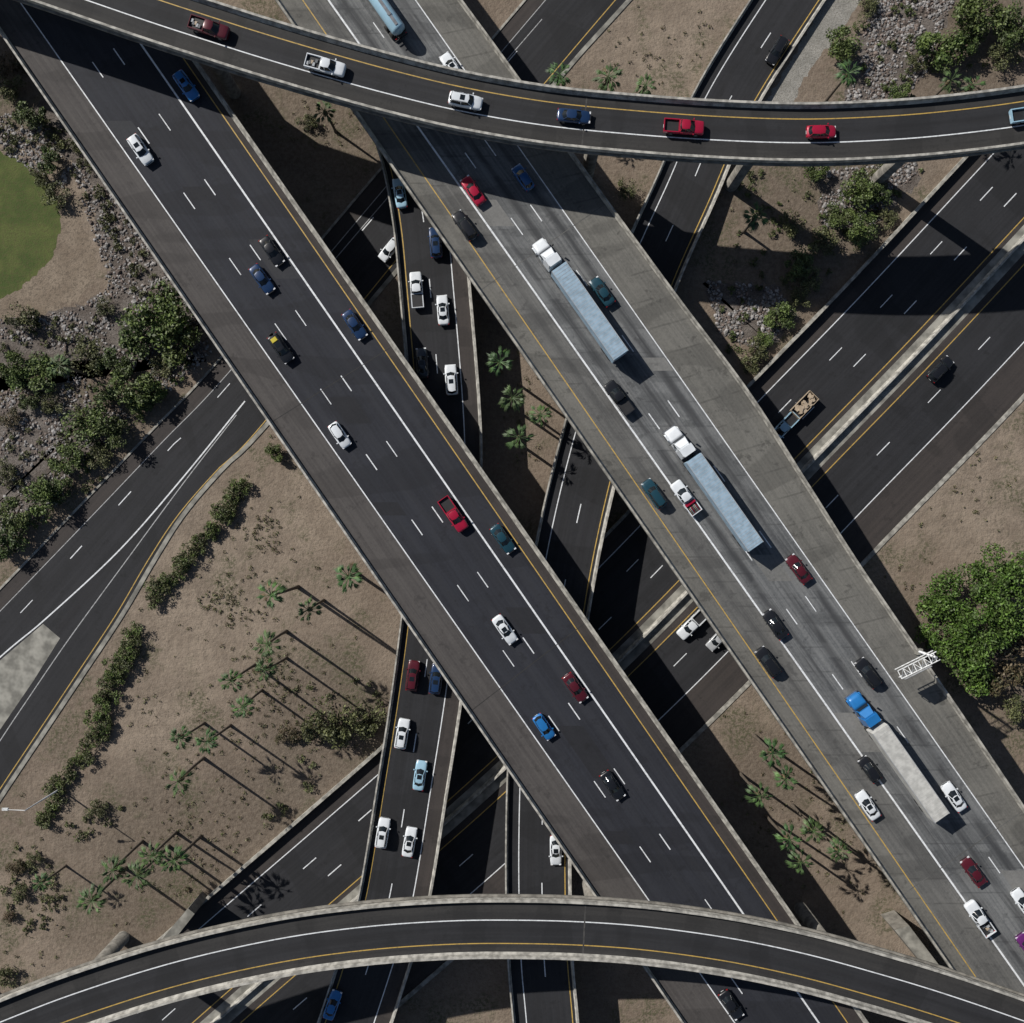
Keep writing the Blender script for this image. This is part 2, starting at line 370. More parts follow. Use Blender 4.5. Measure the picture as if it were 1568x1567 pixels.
mb.loft([off(Mc,d,z) for d,z in ((-.4,0),(-.14,.9),(.14,.9),(.4,0))],barrf); mb.obj('median_barrier',parent=eM)
mb=MB(); mb.loft([off(Mc,d,z) for d,z in ((-16.6,0),(-16.6,1.2),(-16.1,1.2),(-16.1,0))],barr)
mb.loft([off(Mc,d,z) for d,z in ((17.6,0),(17.6,.14),(18.3,.14),(18.3,0))],barr); mb.obj('kerbs_and_low_wall',parent=eM)
# ---------- frontage road
def poly(mb,pts,z,mat,jit=0):
    if jit:
        q=[]
        for i in range(len(pts)):
            a=Vector(pts[i]);b_=Vector(pts[(i+1)%len(pts)]); n=max(1,int((b_-a).length/6))
            for k in range(n):
                p=a.lerp(b_,k/n); q.append((p.x+random.uniform(-jit,jit),p.y+random.uniform(-jit,jit)))
        pts=q
    n=mb.add([W(x,y,0)+Vector((0,0,z)) for x,y in pts])
    mb.face(list(range(n,n+len(pts))),mat)
eL=empty('frontage_road')
Lup=pth([(1400,-700),(807,0),(572,275),(335,555),(232,663),(130,770),(0,905),(-200,1110),(-500,1420)],0,160)
Llo=pth([(1540,-640),(960,0),(870,100),(640,372),(405,650),(340,715),(280,785),(235,855),(185,940),(120,1038),(60,1128),(0,1218),(-60,1312),(-150,1480),(-300,1760)],0,160)
mb=MB(); Lsh=off(Lup,-2.4)
mb.loft([off(Lup,0,.004),off(Lsh,0,.004)],shoul2,[0,2.4]); mb.loft([off(Lsh,0,.004),off(Llo,0,.004)],asph2,[0,10])
mb.obj('road_surface',parent=eL)
mb=MB(); poly(mb,[(66,956),(92,978),(50,1045),(0,1118),(-120,1300),(-300,1500),(-420,1400),(-150,1150),(0,1012)],.012,pale); mb.obj('gore_paving',parent=eL)
mb=MB()
stroke(mb,pth([(375,615),(275,738),(180,846),(68,950),(0,1007),(-150,1145)]),.22,pw,.009)
stroke(mb,pth([(362,636),(285,735),(200,850),(105,980),(40,1075),(0,1135),(-120,1320)]),.15,pwd,.0085)
stroke(mb,pth([(960,-20),(862,95),(632,368),(398,655),(333,720),(273,789),(227,858),(177,943),(112,1041),(52,1131),(-8,1221),(-68,1315)]),.15,py_,.009)
stroke(mb,off(Lup,-2.4),.13,pwd,.009)
dashes(mb,pth([(860,0),(343,598),(265,682),(190,765),(115,848),(40,930),(-160,1140)]),.15,pw,.009,W(265,682))
stroke(mb,pth([(830,30),(575,325),(375,560)]),.13,pwd,.0087)
mb.obj('lane_markings',parent=eL)
mb=MB(); sg=1.0 if (off(Llo,1)[60]-Lup[60]).length>(Llo[60]-Lup[60]).length else -1.0
mb.loft([off(Llo,0,0),off(Llo,0,.14),off(Llo,sg*.7,.14),off(Llo,sg*.7,0)],pale)
mb.loft([off(Lup,0,0),off(Lup,0,.14),off(Lup,.35,.14),off(Lup,.35,0)],barr)
mb.obj('kerb',parent=eL)
L0=[(a+b_)/2 for a,b_ in zip(Lup,Llo)]
def dist(p,C): return min((p.x-q.x)**2+(p.y-q.y)**2 for q in C)**.5
def off_road(w,r=.3):
    if dist(w,Mc)<18.4+r: return False
    if dist(w,R2c[::2])<5.6+r and dist(w,R2c)<5.5+r: return False
    i=min(range(len(Lup)),key=lambda k:(Lup[k].x-w.x)**2+(Lup[k].y-w.y)**2); j=min(range(len(Llo)),key=lambda k:(Llo[k].x-w.x)**2+(Llo[k].y-w.y)**2)
    a=(Lup[i]-w).xy; b_=(Llo[j]-w).xy
    if a.dot(b_)<0: return False
    return min(a.length,b_.length)>r+.2
# ---------- ground and patches
mb=MB(); G=3000; mb.quad((-G,-G,0),(G,-G,0),(G,G,0),(-G,G,0),ground_m); mb.obj('ground')
mb=MB(); poly(mb,[(-300,190),(0,234),(38,246),(68,272),(88,308),(94,350),(78,398),(42,434),(0,460),(-300,575)],.012,lawn_m,jit=2.4); mb.obj('lawn')
mb=MB(); poly(mb,[(-300,170),(0,220),(45,232),(92,262),(118,320),(148,400),(122,462),(60,482),(0,494),(-300,610)],.008,tanbare_m,jit=5); mb.obj('bare_soil_path')
mb=MB(); poly(mb,[(40,180),(95,235),(135,300),(160,390),(175,440),(120,470),(0,485),(-80,500),(-80,620),(60,560),(180,560),(320,550),(300,480),(190,320),(70,150)],.004,gravel_m,jit=6)
poly(mb,[(-60,640),(80,600),(190,640),(120,720),(40,810),(-60,880)],.004,gravel_m,jit=7)
mb.obj('gravel_bed')
mb=MB(); poly(mb,[(1270,-10),(1325,-10),(1295,40),(1245,100),(1210,165),(1180,165),(1170,160),(1225,70)],.004,palegr_m,jit=3); mb.obj('pale_gravel_strip')
G1=[(1345,-20),(1470,-20),(1440,50),(1420,110),(1370,165),(1290,170),(1310,90)]
G2=[(1080,430),(1190,440),(1225,490),(1165,540),(1100,510)]; G3=[(1250,262),(1400,250),(1410,275),(1340,345),(1260,350)]
mb=MB()
for q in (G1,G2,G3): poly(mb,q,.004,gravel_m,jit=6)
mb.obj('gravel_bed')
# ---------- rocks
def inside(p,poly_):
    x,y=p;c_=False;j=len(poly_)-1
    for i in range(len(poly_)):
        xi,yi=poly_[i];xj,yj=poly_[j]
        if (yi>y)!=(yj>y) and x<(xj-xi)*(y-yi)/(yj-yi)+xi: c_=not c_
        j=i
    return c_
t=(1+5**.5)/2
ICO=[Vector(v).normalized() for v in [(-1,t,0),(1,t,0),(-1,-t,0),(1,-t,0),(0,-1,t),(0,1,t),(0,-1,-t),(0,1,-t),(t,0,-1),(t,0,1),(-t,0,-1),(-t,0,1)]]
IF=[(0,11,5),(0,5,1),(0,1,7),(0,7,10),(0,10,11),(1,5,9),(5,11,4),(11,10,2),(10,7,6),(7,1,8),(3,9,4),(3,4,2),(3,2,6),(3,6,8),(3,8,9),(4,9,5),(2,4,11),(6,2,10),(8,6,7),(9,8,1)]
def rocks(polyp,n,smin=.10,smax=.30):
    mb=MB(); xs=[p[0] for p in polyp]; ys=[p[1] for p in polyp]; k=0; tr=0
    while k<n and tr<n*20:
        tr+=1
        x=random.uniform(min(xs),max(xs)); y=random.uniform(min(ys),max(ys))
        if not inside((x,y),polyp): continue
        if mnoise.noise(Vector((x*.03,y*.03,3)))<-.15+random.uniform(-.15,.15): continue
        w=W(x,y,0)
        if not off_road(w,.2): continue
        s=random.uniform(smin,smax)*random.uniform(.7,1.2)
        if k%9==0: s*=1.5
        sc=(s*random.uniform(.8,1.3),s*random.uniform(.7,1.1),s*random.uniform(.5,.8)); R=Matrix.Rotation(random.uniform(0,6.28),3,'Z')
        n0=mb.add([w+Vector((0,0,s*.25))+R@Vector((v.x*sc[0],v.y*sc[1],v.z*sc[2]))*random.uniform(.8,1.15) for v in ICO])
        mt=rock_a if random.random()<.6 else rock_b
        for f in IF: mb.face([n0+i for i in f],mt)
        k+=1
    mb.obj('riprap_rocks')
rocks([(110,250),(150,262),(200,335),(300,470),(325,540),(260,600),(160,560),(110,540),(0,520),(0,490),(120,475),(165,440),(150,380),(125,310)],3000)
rocks([(0,180),(40,160),(110,245),(100,290),(60,270),(0,232)],700)
rocks([(0,600),(120,570),(200,640),(120,740),(0,860)],1600)
rocks(G1,2000); rocks(G2,1000); rocks(G3,1000)
# ---------- foliage
def leaf(mb,p,s,mat,up=.5):
    n=Vector((random.gauss(0,1),random.gauss(0,1),random.gauss(0,1)+up*1.5)).normalized()
    a=n.orthogonal().normalized(); b_=n.cross(a); r=random.uniform(0,6.28)
    u=(a*math.cos(r)+b_*math.sin(r))*s; v=(b_*math.cos(r)-a*math.sin(r))*s*.6
    n0=mb.add([p-u,p-v*.9+u*.1,p+u,p+v]); mb.face((n0,n0+1,n0+2,n0+3),mat)
def crown(mb,c_,r,hz,nl,n,ls,mats,spread=.68):
    lobes=[]
    for i in range(nl):
        a=random.uniform(0,6.28); d=r*spread*math.sqrt(random.random())
        lobes.append((c_+Vector((math.cos(a)*d,math.sin(a)*d,hz*random.uniform(-.35,.6)*(1-.5*d/r))),r*random.uniform(.20,.42),random.choice([0,1,1,2])))
    for i in range(n):
        lc,lr,sh=random.choice(lobes)
        v=Vector((random.gauss(0,1),random.gauss(0,1),random.gauss(0,1)+.25)).normalized()
        q=random.uniform(.55,1.12); v=v*lr*q; v.z*=hz/r*1.1
        p=lc+v
        if p.z<.08: p.z=.08+random.random()*.2
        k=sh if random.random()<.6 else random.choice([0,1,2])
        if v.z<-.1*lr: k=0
        leaf(mb,p,ls*random.uniform(.6,1.3),mats[k])
def tree_mesh(nm,r,h,mats,n,ls):
    mb=MB(); hz=r*.75; c_=Vector((0,0,h-hz*.8))
    mb.cyl((0,0,0),(.1,.05,h*.45),.07*r+.06,.05*r+.04,bark,8)
    for i in range(6):
        a=i*1.05+random.uniform(-.3,.3); mb.cyl((.1,.05,h*.35),c_+Vector((math.cos(a)*r*.6,math.sin(a)*r*.6,random.uniform(-.2,.4)*hz)),.04*r+.03,.02,bark,5)
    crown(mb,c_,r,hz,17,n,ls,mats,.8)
    return mb.mesh(nm)
TR={'D':[tree_mesh('dark_tree',3.0,4.2,leafD,2300,.20) for _ in range(4)],
    'G':[tree_mesh('green_tree',3.0,4.2,leafM,2400,.20) for _ in range(4)],
    'O':[tree_mesh('olive_tree',3.0,3.8,leafO,1500,.19) for _ in range(4)],
    'B':[tree_mesh('dry_tree',3.0,3.4,leafB,1400,.19) for _ in range(2)]}
NM={'D':'broadleaf_tree','G':'green_leafy_tree','O':'desert_tree','B':'dry_shrub'}
def tree(px,py,rpx,k):
    rr=rpx*S*1.12; hgt=4.2*rr/3.0
    w=W(px,py,hgt*.6); w.z=0; s=rr/3.0
    place(random.choice(TR[k]),NM[k],w,random.uniform(0,6.28),scale=(s*random.uniform(.85,1.15),s*random.uniform(.85,1.15),s*random.uniform(.8,1.0)))
for t_ in [(240,485,44,'G'),(268,522,34,'G'),(212,512,32,'D'),(15,100,22,'B'),(12,132,20,'O'),(45,172,22,'D'),(60,572,24,'G'),(18,560,22,'G'),(130,545,26,'O'),(45,612,16,'D'),(172,562,22,'D'),(203,592,28,'G'),(232,598,22,'G'),(162,606,22,'D'),(130,648,30,'G'),(172,662,27,'D'),(100,704,25,'G'),(62,762,27,'G'),(20,790,25,'G'),(8,832,23,'D'),(92,752,18,'D'),(150,700,18,'O'),(78,620,16,'O'),(30,580,20,'G'),(10,640,16,'B'),(215,620,18,'G'),(10,720,16,'O'),(250,560,18,'O'),(32,485,22,'O'),(85,300,18,'O'),(70,245,18,'D'),(160,470,15,'O'),(60,270,14,'O'),
  (1500,18,36,'G'),(1553,40,30,'D'),(1440,72,30,'G'),(1485,60,24,'D'),(1540,85,20,'O'),(1292,68,26,'G'),(1330,8,16,'O'),(1380,142,18,'G'),(1405,95,13,'O'),(1252,262,18,'G'),(1312,292,26,'G'),(1345,298,18,'D'),(1288,332,20,'G'),(1322,352,24,'G'),(1262,368,20,'O'),(1222,405,24,'D'),(1345,262,14,'O'),(1193,485,22,'G'),(1155,538,20,'O'),(1225,457,15,'O'),(1215,342,18,'O'),(1360,335,14,'O'),
  (1240,430,18,'O'),(1170,520,12,'G'),(513,1108,38,'O'),(560,1105,28,'O'),(480,1120,24,'O'),(145,1240,15,'O'),(420,695,15,'G'),(440,1130,18,'B'),(1150,560,13,'O'),(1562,980,34,'B'),(1548,1040,34,'B'),(1560,1090,24,'O'),(20,1330,16,'B'),(30,1370,14,'O'),(12,1405,12,'B'),(50,1320,13,'O'),(5,1500,18,'O'),(470,185,14,'O'),(960,290,16,'O')]: tree(*t_)
mb=MB(); base=W(1480,960,5); base.z=0
for dx,dy in ((0,0),(4,5),(5,-6),(-4,-2)):
    p=base+Vector((dx,dy,0)); mb.cyl(p,p+Vector((.3,.2,3)),.35,.2,bark,8)
    for i in range(6):
        a=random.uniform(0,6.28); mb.cyl(p+Vector((.3,.2,2.5)),p+Vector((math.cos(a)*3,math.sin(a)*3,4.6)),.15,.05,bark,5)
for x,y,r,n,zz in ((1475,900,54,3600,4.2),(1520,885,46,3000,5.0),(1555,930,54,3200,4.6),(1452,935,38,2200,3.6),(1500,950,50,3400,5.2),(1462,990,34,1800,3.8),(1494,1015,38,2200,4.0),(1510,1050,26,1200,3.3),(1432,975,22,800,3.0),(1570,880,38,2000,4.6),(1428,930,18,500,2.8),(1535,965,30,1500,4.2)):
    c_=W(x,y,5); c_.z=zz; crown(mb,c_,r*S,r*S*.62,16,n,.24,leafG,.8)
mb.obj('large_green_tree')
def hedge(pts,r,mats,name='hedge',jit=6,dens=260,fill=1.0,ls=.14):
    mb=MB()
    for x,y in pts:
        if random.random()>fill: continue
        x+=random.uniform(-jit,jit); y+=random.uniform(-jit,jit); rr=r*S*random.uniform(.6,1.3)
        c_=W(x,y,0)
        if not off_road(c_,rr*.8): continue
        c_.z=rr*.5
        mb.cyl((c_.x,c_.y,0),(c_.x,c_.y,rr*.6),.06,.03,bark,5)
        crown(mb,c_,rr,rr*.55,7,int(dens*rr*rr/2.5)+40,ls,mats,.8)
    mb.obj(name)
def along(pts,step):
    out=[]
    for i in range(len(pts)-1):
        a=Vector(pts[i]);b_=Vector(pts[i+1]);n=max(1,int((b_-a).length/step))
        for k in range(n): q=a.lerp(b_,k/n); out.append((q.x,q.y))
    return out
leafH=[leafM[0],leafO[1],leafM[1]]; leafH2=[leafO[1],leafM[1],leafO[0]]
hedge(along([(378,740),(345,792),(300,838),(265,885),(232,922)],6),15,leafH2,jit=6,dens=400)
hedge(along([(212,962),(188,1012),(165,1065),(150,1105),(165,1130)],6),17,leafH2,jit=9,dens=380); hedge(along([(150,1120),(128,1148),(100,1190),(78,1228),(70,1270)],6),14,leafH2,jit=9,dens=380)
hedge(along([(410,1260),(470,1215),(530,1175),(585,1130)],13)+along([(320,1350),(410,1290),(500,1210),(570,1165)],13),11,leafO,'shrub_row',jit=14,dens=350,fill=.9)
hedge(along([(290,1370),(350,1340),(440,1270)],16),10,leafB,'shrub_row',jit=12,dens=300,fill=.8)
hedge(along([(10,850),(110,735),(230,620),(310,550)],13),10,leafM,'shrub_row',jit=9,fill=.8)
def rp(n,x0,x1,y0,y1): return [(random.uniform(x0,x1),random.uniform(y0,y1)) for _ in range(n)]
hedge(rp(80,0,160,480,760)+rp(25,0,130,190,230),8,leafO,'ground_shrubs',dens=300)
hedge([(random.uniform(72,110)+(y-180)*.52,y) for y in [random.uniform(190,470) for _ in range(50)]],7,leafO,'ground_shrubs',dens=300)
hedge(rp(45,1300,1568,-10,150)+rp(70,1120,1420,262,420)+rp(30,1100,1230,420,560),7,leafH,'ground_shrubs',dens=300)
hedge(rp(28,5,90,1290,1420)+rp(10,60,200,1210,1300)+rp(14,440,600,1040,1180),8,leafO,'ground_shrubs',dens=300)
def weeds(rects,name='dry_weeds',s=.12):
    mb=MB()
    for x0,y0,x1,y1,n in rects:
        for _ in range(n):
            x=random.gauss((x0+x1)/2,(x1-x0)/4); y=random.gauss((y0+y1)/2,(y1-y0)/4)
            w=W(x,y,0); r=random.uniform(.12,.45)
            if not off_road(w,r): continue
            for k in range(int(18*r/.3)):
                a=random.uniform(0,6.28); d=r*math.sqrt(random.random())
                leaf(mb,w+Vector((math.cos(a)*d,math.sin(a)*d,random.uniform(.04,.3))),s*random.uniform(.6,1.3),random.choice(leafO+leafB[:2]))
    mb.obj(name)
weeds([(370,770,440,860,45),(300,890,400,960,65),(380,980,460,1110,70),(200,1040,240,1120,14),(270,1000,600,1200,130),(150,1150,500,1420,190),(230,740,560,1100,90),(1340,860,1420,930,10),(1100,1100,1350,1400,100),(760,520,850,720,30),(900,20,1130,140,45),(1380,620,1568,840,60),(0,1250,120,1500,60),(430,130,580,240,30),(1120,260,1420,400,60)])
# palms
def palm_mesh(nf,seed,h=12.0):
    random.seed(seed); mb=MB()
    bx,by=random.uniform(-.4,.4),random.uniform(-.4,.4); pr=(0,0,0); K=8
    for i in range(K):
        t=(i+1)/K; q=(bx*t*t,by*t*t,h*t); r0=.27-.09*(i/K)+(.1 if i==0 else 0); mb.cyl(pr,q,r0,.27-.09*t,palmbark,8,cap=False); pr=q
    top=Vector(pr)
    for k in range(30):
        a=random.uniform(0,6.28); q=top+Vector((math.cos(a)*.45,math.sin(a)*.45,-random.uniform(.8,1.7))); s_=Vector((-math.sin(a),math.cos(a),0))*.15
        mb.quad(top-s_,top+s_,q+s_,q-s_,frondM[2])
    for i in range(nf):
        az=i*2.399963+random.uniform(-.25,.25); el=math.radians(random.choice([random.uniform(-40,-5),random.uniform(-15,20),random.uniform(5,60)]))
        d=Vector((math.cos(az)*math.cos(el),math.sin(az)*math.cos(el),math.sin(el)))
        side=Vector((-math.sin(az),math.cos(az),0)); L=random.uniform(.8,1.5)
        p1=top+d*L; mt=frondM[random.choice([0,0,1])] if el>-.4 else frondM[random.choice([0,0,2])]
        wv=side*.04; mb.quad(top-wv,top+wv,p1+wv,p1-wv,mt)
        nrm=d.cross(side)
        if nrm.z<0: nrm=-nrm
        for k in range(7):
            a=(k-3)*.16+random.uniform(-.04,.04); ld=(d*math.cos(a)+side*math.sin(a)).normalized(); ll=random.uniform(1.0,1.5)*(1-.12*abs(k-3))
            mid=p1+ld*ll*.45-Vector((0,0,.08)); tip=p1+ld*ll-Vector((0,0,.55)); sw=ld.cross(nrm).normalized()*.09
            n0=mb.add([p1-d*.15,mid-sw,tip,mid+sw]); mb.face((n0,n0+1,n0+2,n0+3),mt)
    return mb.mesh('palm_tree')
PALM=[palm_mesh(n_,s) for s,n_ in ((1,20),(2,23),(3,18),(4,25),(5,21),(6,19))]
random.seed(11)
for px,py_0,h in [(855,115,11),(930,122,11),(985,130,10),(1298,112,11),(1458,122,10),(1490,128,10),(1160,330,9),(765,553,12),(785,612,12),(828,632,12),(793,670,12),(1185,1155,12),(1200,1195,12),(1162,1218,12),(1205,1288,12),(1248,1270,12),(1283,1303,12),(1225,1320,12),
   (412,915,19),(470,932,13),(530,886,11),(405,985,14),(355,1040,13),(408,1028,13),(370,1080,12),(278,1132,11),(318,1138,12),(270,1195,13),(172,1330,12),(228,1315,12),(212,1342,13),(268,1322,12),(140,1378,13),(65,1355,8),(92,560,9),(500,172,8)]:
    w=W(px,py_0,h); w.z=0; s=h/12.0; r=random.uniform(.82,1.08)*(.85 if px in(985,65) else 1)
    place(random.choice(PALM),'palm_tree',w,random.uniform(0,6.28),scale=(r,r,s))
# ---------- piers
lower=[(R1c,7.0),(R2c,6.8),(L0,8.5)]
def clearM(p):
    d=dist(p,Mc); return d>19 or d<.9
def piers(C,z,par,others,offs,rad,cap):
    mb=MB(); last=-99;L=0
    for i in range(1,len(C)-1):
        L+=(C[i]-C[i-1]).length
        if L-last<24: continue
        t=(C[i+1]-C[i-1]).normalized(); n=Vector((t.y,-t.x,0)); P=[C[i]+n*o for o in offs]
        if all(clearM(p) and all(dist(p,c_)>h for c_,h in others) for p in P):
            last=L
            for p in P: mb.cyl((p.x,p.y,0),(p.x,p.y,z-3.0),rad,rad,struct,14)
            R=Matrix.Rotation(math.atan2(n.y,n.x),3,'Z'); mb.box((C[i].x,C[i].y,z-2.45),(cap,1.7,1.2),struct,rot=R)
    mb.obj('piers',parent=par)
piers(D1c,Z1+.1,e1,lower,(-7,0,7),.75,19); piers(D2c,Z1+.1,e2,lower,(-7,0,7),.75,20)
piers(F1c,ZF-.1,eF1,lower+[(D1c,12.5),(D2c,13.8)],(0,),1.1,6); piers(F2c,ZF-.1,eF2,lower+[(D1c,12.5),(D2c,13.8)],(0,),1.1,6)
def piers2(C,par,others):
    mb=MB(); last=-99;L=0
    for i in range(1,len(C)-1):
        L+=(C[i]-C[i-1]).length
        if L-last<20 or C[i].z<3: continue
        t=(C[i+1]-C[i-1]).normalized(); n=Vector((t.y,-t.x,0))
        if all(clearM(C[i]+n*o) and all(dist(C[i]+n*o,c_)>h for c_,h in others) for o in (-3,3)):
            last=L
            for o in (-3,3): p=C[i]+n*o; mb.cyl((p.x,p.y,0),(p.x,p.y,C[i].z-1.4),.6,.6,struct,12)
    mb.obj('piers',parent=par)
piers2(R1c,eR1,[(L0,8)]); piers2(R2c,eR2,[(L0,8)])
def wedge(pts,h,name='bridge_abutment'):
    mb=MB(); P=[W(x,y,h) for x,y in pts]; lo=[Vector((p.x,p.y,0)) for p in P]; n=len(P)
    a=mb.add(P); b_=mb.add(lo); mb.face(range(a,a+n),pale)
    for i in range(n): mb.face((a+i,a+(i+1)%n,b_+(i+1)%n,b_+i),struct)
    mb.obj(name)
wedge([(247,1440),(288,1392),(298,1400),(262,1446)],7); wedge([(1370,1425),(1392,1418),(1448,1492),(1425,1492)],6)
# ---------- lamp
metal=simple('galvanised_metal',(.55,.56,.57),.45,.6); white_m=simple('white_steel',(.60,.62,.63),.5,var=.25,scale=3)
def lamp(px,py,ang,z0=0,h=11.5):
    mb=MB(); mb.cyl((0,0,0),(0,0,h),.16,.09,metal,8); mb.cyl((0,0,h-.1),(-2.4,.3,h+.5),.07,.06,metal,6); mb.box((-2.8,.35,h+.5),(1.1,.45,.18),white_m,top=(.8,.8)); mb.cyl((0,0,0),(0,0,.5),.3,.3,pale,10)
    w=W(px,py,z0+h); w.z=z0; place(mb.mesh('street_lamp'),'street_lamp',w,ang)
lamp(38,1242,0)
# ---------- cantilever sign
mb=MB(); base=W(1432,1007,19.2); d=(W(1380,1033,19)-W(1430,1008,19)); d.z=0; d.normalize(); nn=Vector((-d.y,d.x,0))
if nn.y>0: nn=-nn
p0=Vector((base.x,base.y,13)); top=6.2
mb.cyl(p0,p0+Vector((0,0,6.6)),.26,.2,metal,12); mb.box(p0+Vector((0,0,.5)),(.9,.9,1),pale)
Ln=5.8
for s in (-.65,.65):
    for zz in (top,top-1.1): mb.cyl(p0+nn*s+Vector((0,0,zz))-d*.5,p0+nn*s+d*Ln+Vector((0,0,zz)),.085,.085,white_m,6)
for i in range(8):
    a=p0+d*(Ln*i/7)+Vector((0,0,top)); mb.cyl(a+nn*.65,a-nn*.65,.055,.055,white_m,5)
    if i<7:
        b_=p0+d*(Ln*(i+1)/7)+Vector((0,0,top)); sg_=1 if i%2 else -1; mb.cyl(a+nn*.65*sg_,b_-nn*.65*sg_,.045,.045,white_m,5)
    for s in (-.65,.65): mb.cyl(a+nn*s,a+nn*s-Vector((0,0,1.1)),.05,.05,white_m,5)
R=Matrix.Rotation(math.atan2(d.y,d.x),3,'Z'); grn=simple('sign_green',(.02,.10,.06),.4)
mb.box(p0+d*3.3+nn*.86+Vector((0,0,5.4)),(4.4,.08,2.4),metal,rot=R); mb.box(p0+d*3.3+nn*.93+Vector((0,0,5.4)),(4.3,.03,2.3),grn,rot=R)
mb.obj('overhead_sign_gantry')
# ---------- vehicles
glass=simple('car_glass',(.012,.016,.02),.08,0,.05); tyre=simple('tyre',(.02,.02,.02),.85); hub=simple('hub',(.35,.35,.36),.35,.8)
blk=simple('black_trim',(.018,.018,.02),.6); red_l=simple('tail_light',(.35,.01,.01),.3); lampw=simple('head_light',(.7,.72,.75),.2)
PC={}
def pcol(n):
    T={'white':(.68,.72,.76),'silver':(.42,.44,.46),'black':(.012,.013,.016),'dark':(.02,.028,.036),'navy':(.013,.038,.105),'blue':(.02,.10,.28),'teal':(.014,.055,.08),'red':(.36,.010,.040),'dred':(.085,.010,.018),'purple':(.12,.02,.14),'yellow':(.6,.5,.06),'paleblue':(.34,.54,.68),'trailer':(.28,.39,.49),'offwhite':(.48,.48,.46),'grey':(.16,.17,.18),'tan':(.42,.34,.25),'brightblue':(.02,.17,.46)}
    fl=n in('trailer','offwhite','tan')
    if n not in PC: PC[n]=simple('paint_'+n,T[n],.6 if fl else .3,.1 if n!='white' and not fl else 0,.05 if not fl else .16,1,0 if fl else .6)
    return PC[n]
def ring(x,w,zb,zt,cr=.03):
    h=[(w*.90,zb),(w,zb+.22),(w*1.0,zb+(zt-zb)*.65),(w*.95,zt-.05),(w*.78,zt+cr*.3),(w*.4,zt+cr*.85)]
    return [Vector((x,y,z)) for y,z in h]+[Vector((x,0,zt+cr))]+[Vector((x,-y,z)) for y,z in reversed(h)]
def shell(mb,st,mat):
    rs=[ring(*s) for s in st]; k=len(rs[0]); b_=[mb.add(r) for r in rs]
    for i in range(len(rs)-1):
        for j in range(k): j2=(j+1)%k; mb.face((b_[i]+j,b_[i]+j2,b_[i+1]+j2,b_[i+1]+j),mat,None,j<k-1)
    mb.face([b_[0]+j for j in range(k)],mat); mb.face([b_[-1]+j for j in range(k)],mat)
def wheels(mb,xs,w,r=.34,wd=.24):
    for x in xs:
        for s in (1,-1): mb.cyl((x,s*(w-wd+.02),r),(x,s*(w+.03),r),r,r,tyre,16); mb.cyl((x,s*(w+.03),r),(x,s*(w+.045),r),r*.6,r*.55,hub,12)
def house(mb,base,roof,zb,zr,mat,pil=.05,sun=False):
    def full(l): return l+[(x,-y) for x,y in reversed(l[1:-1])]
    B=[Vector((x,y,zb+.0)) for x,y in full(base)]; T_=[Vector((x,y,zr)) for x,y in full(roof)]
    n=len(B); Mx=[(p.lerp(q,.5)) for p,q in zip(B,T_)]
    for p in Mx: p.y*=1.035
    a=mb.add(B);m_=mb.add(Mx);c0=mb.add(T_)
    for i in range(n):
        j=(i+1)%n; mb.face((a+i,a+j,m_+j,m_+i),glass,None,True); mb.face((m_+i,m_+j,c0+j,c0+i),glass,None,True)
    cx=sum(p.x for p in T_)/n
    inn=[Vector((cx+(p.x-cx)*.82,p.y*.8,zr+.045)) for p in T_]; out=[Vector((cx+(p.x-cx)*1.02,p.y*1.02,zr+.005)) for p in T_]
    o_=mb.add(out); ii=mb.add(inn)
    for i in range(n): j=(i+1)%n; mb.face((o_+i,o_+j,ii+j,ii+i),mat,None,True)
    mb.face([ii+i for i in range(n)],mat,None,True)
    if sun: mb.box((cx+.25,0,zr+.055),(.7,.75,.02),glass)
    for i in range(n):
        if abs(B[i].y)<.01: continue
        o1=Vector((0,math.copysign(.012,B[i].y),.004))
        for u,v in ((B[i],Mx[i]),(Mx[i],T_[i])): mb.cyl(u+o1,v+o1,pil,pil*.9,mat,5,cap=False)
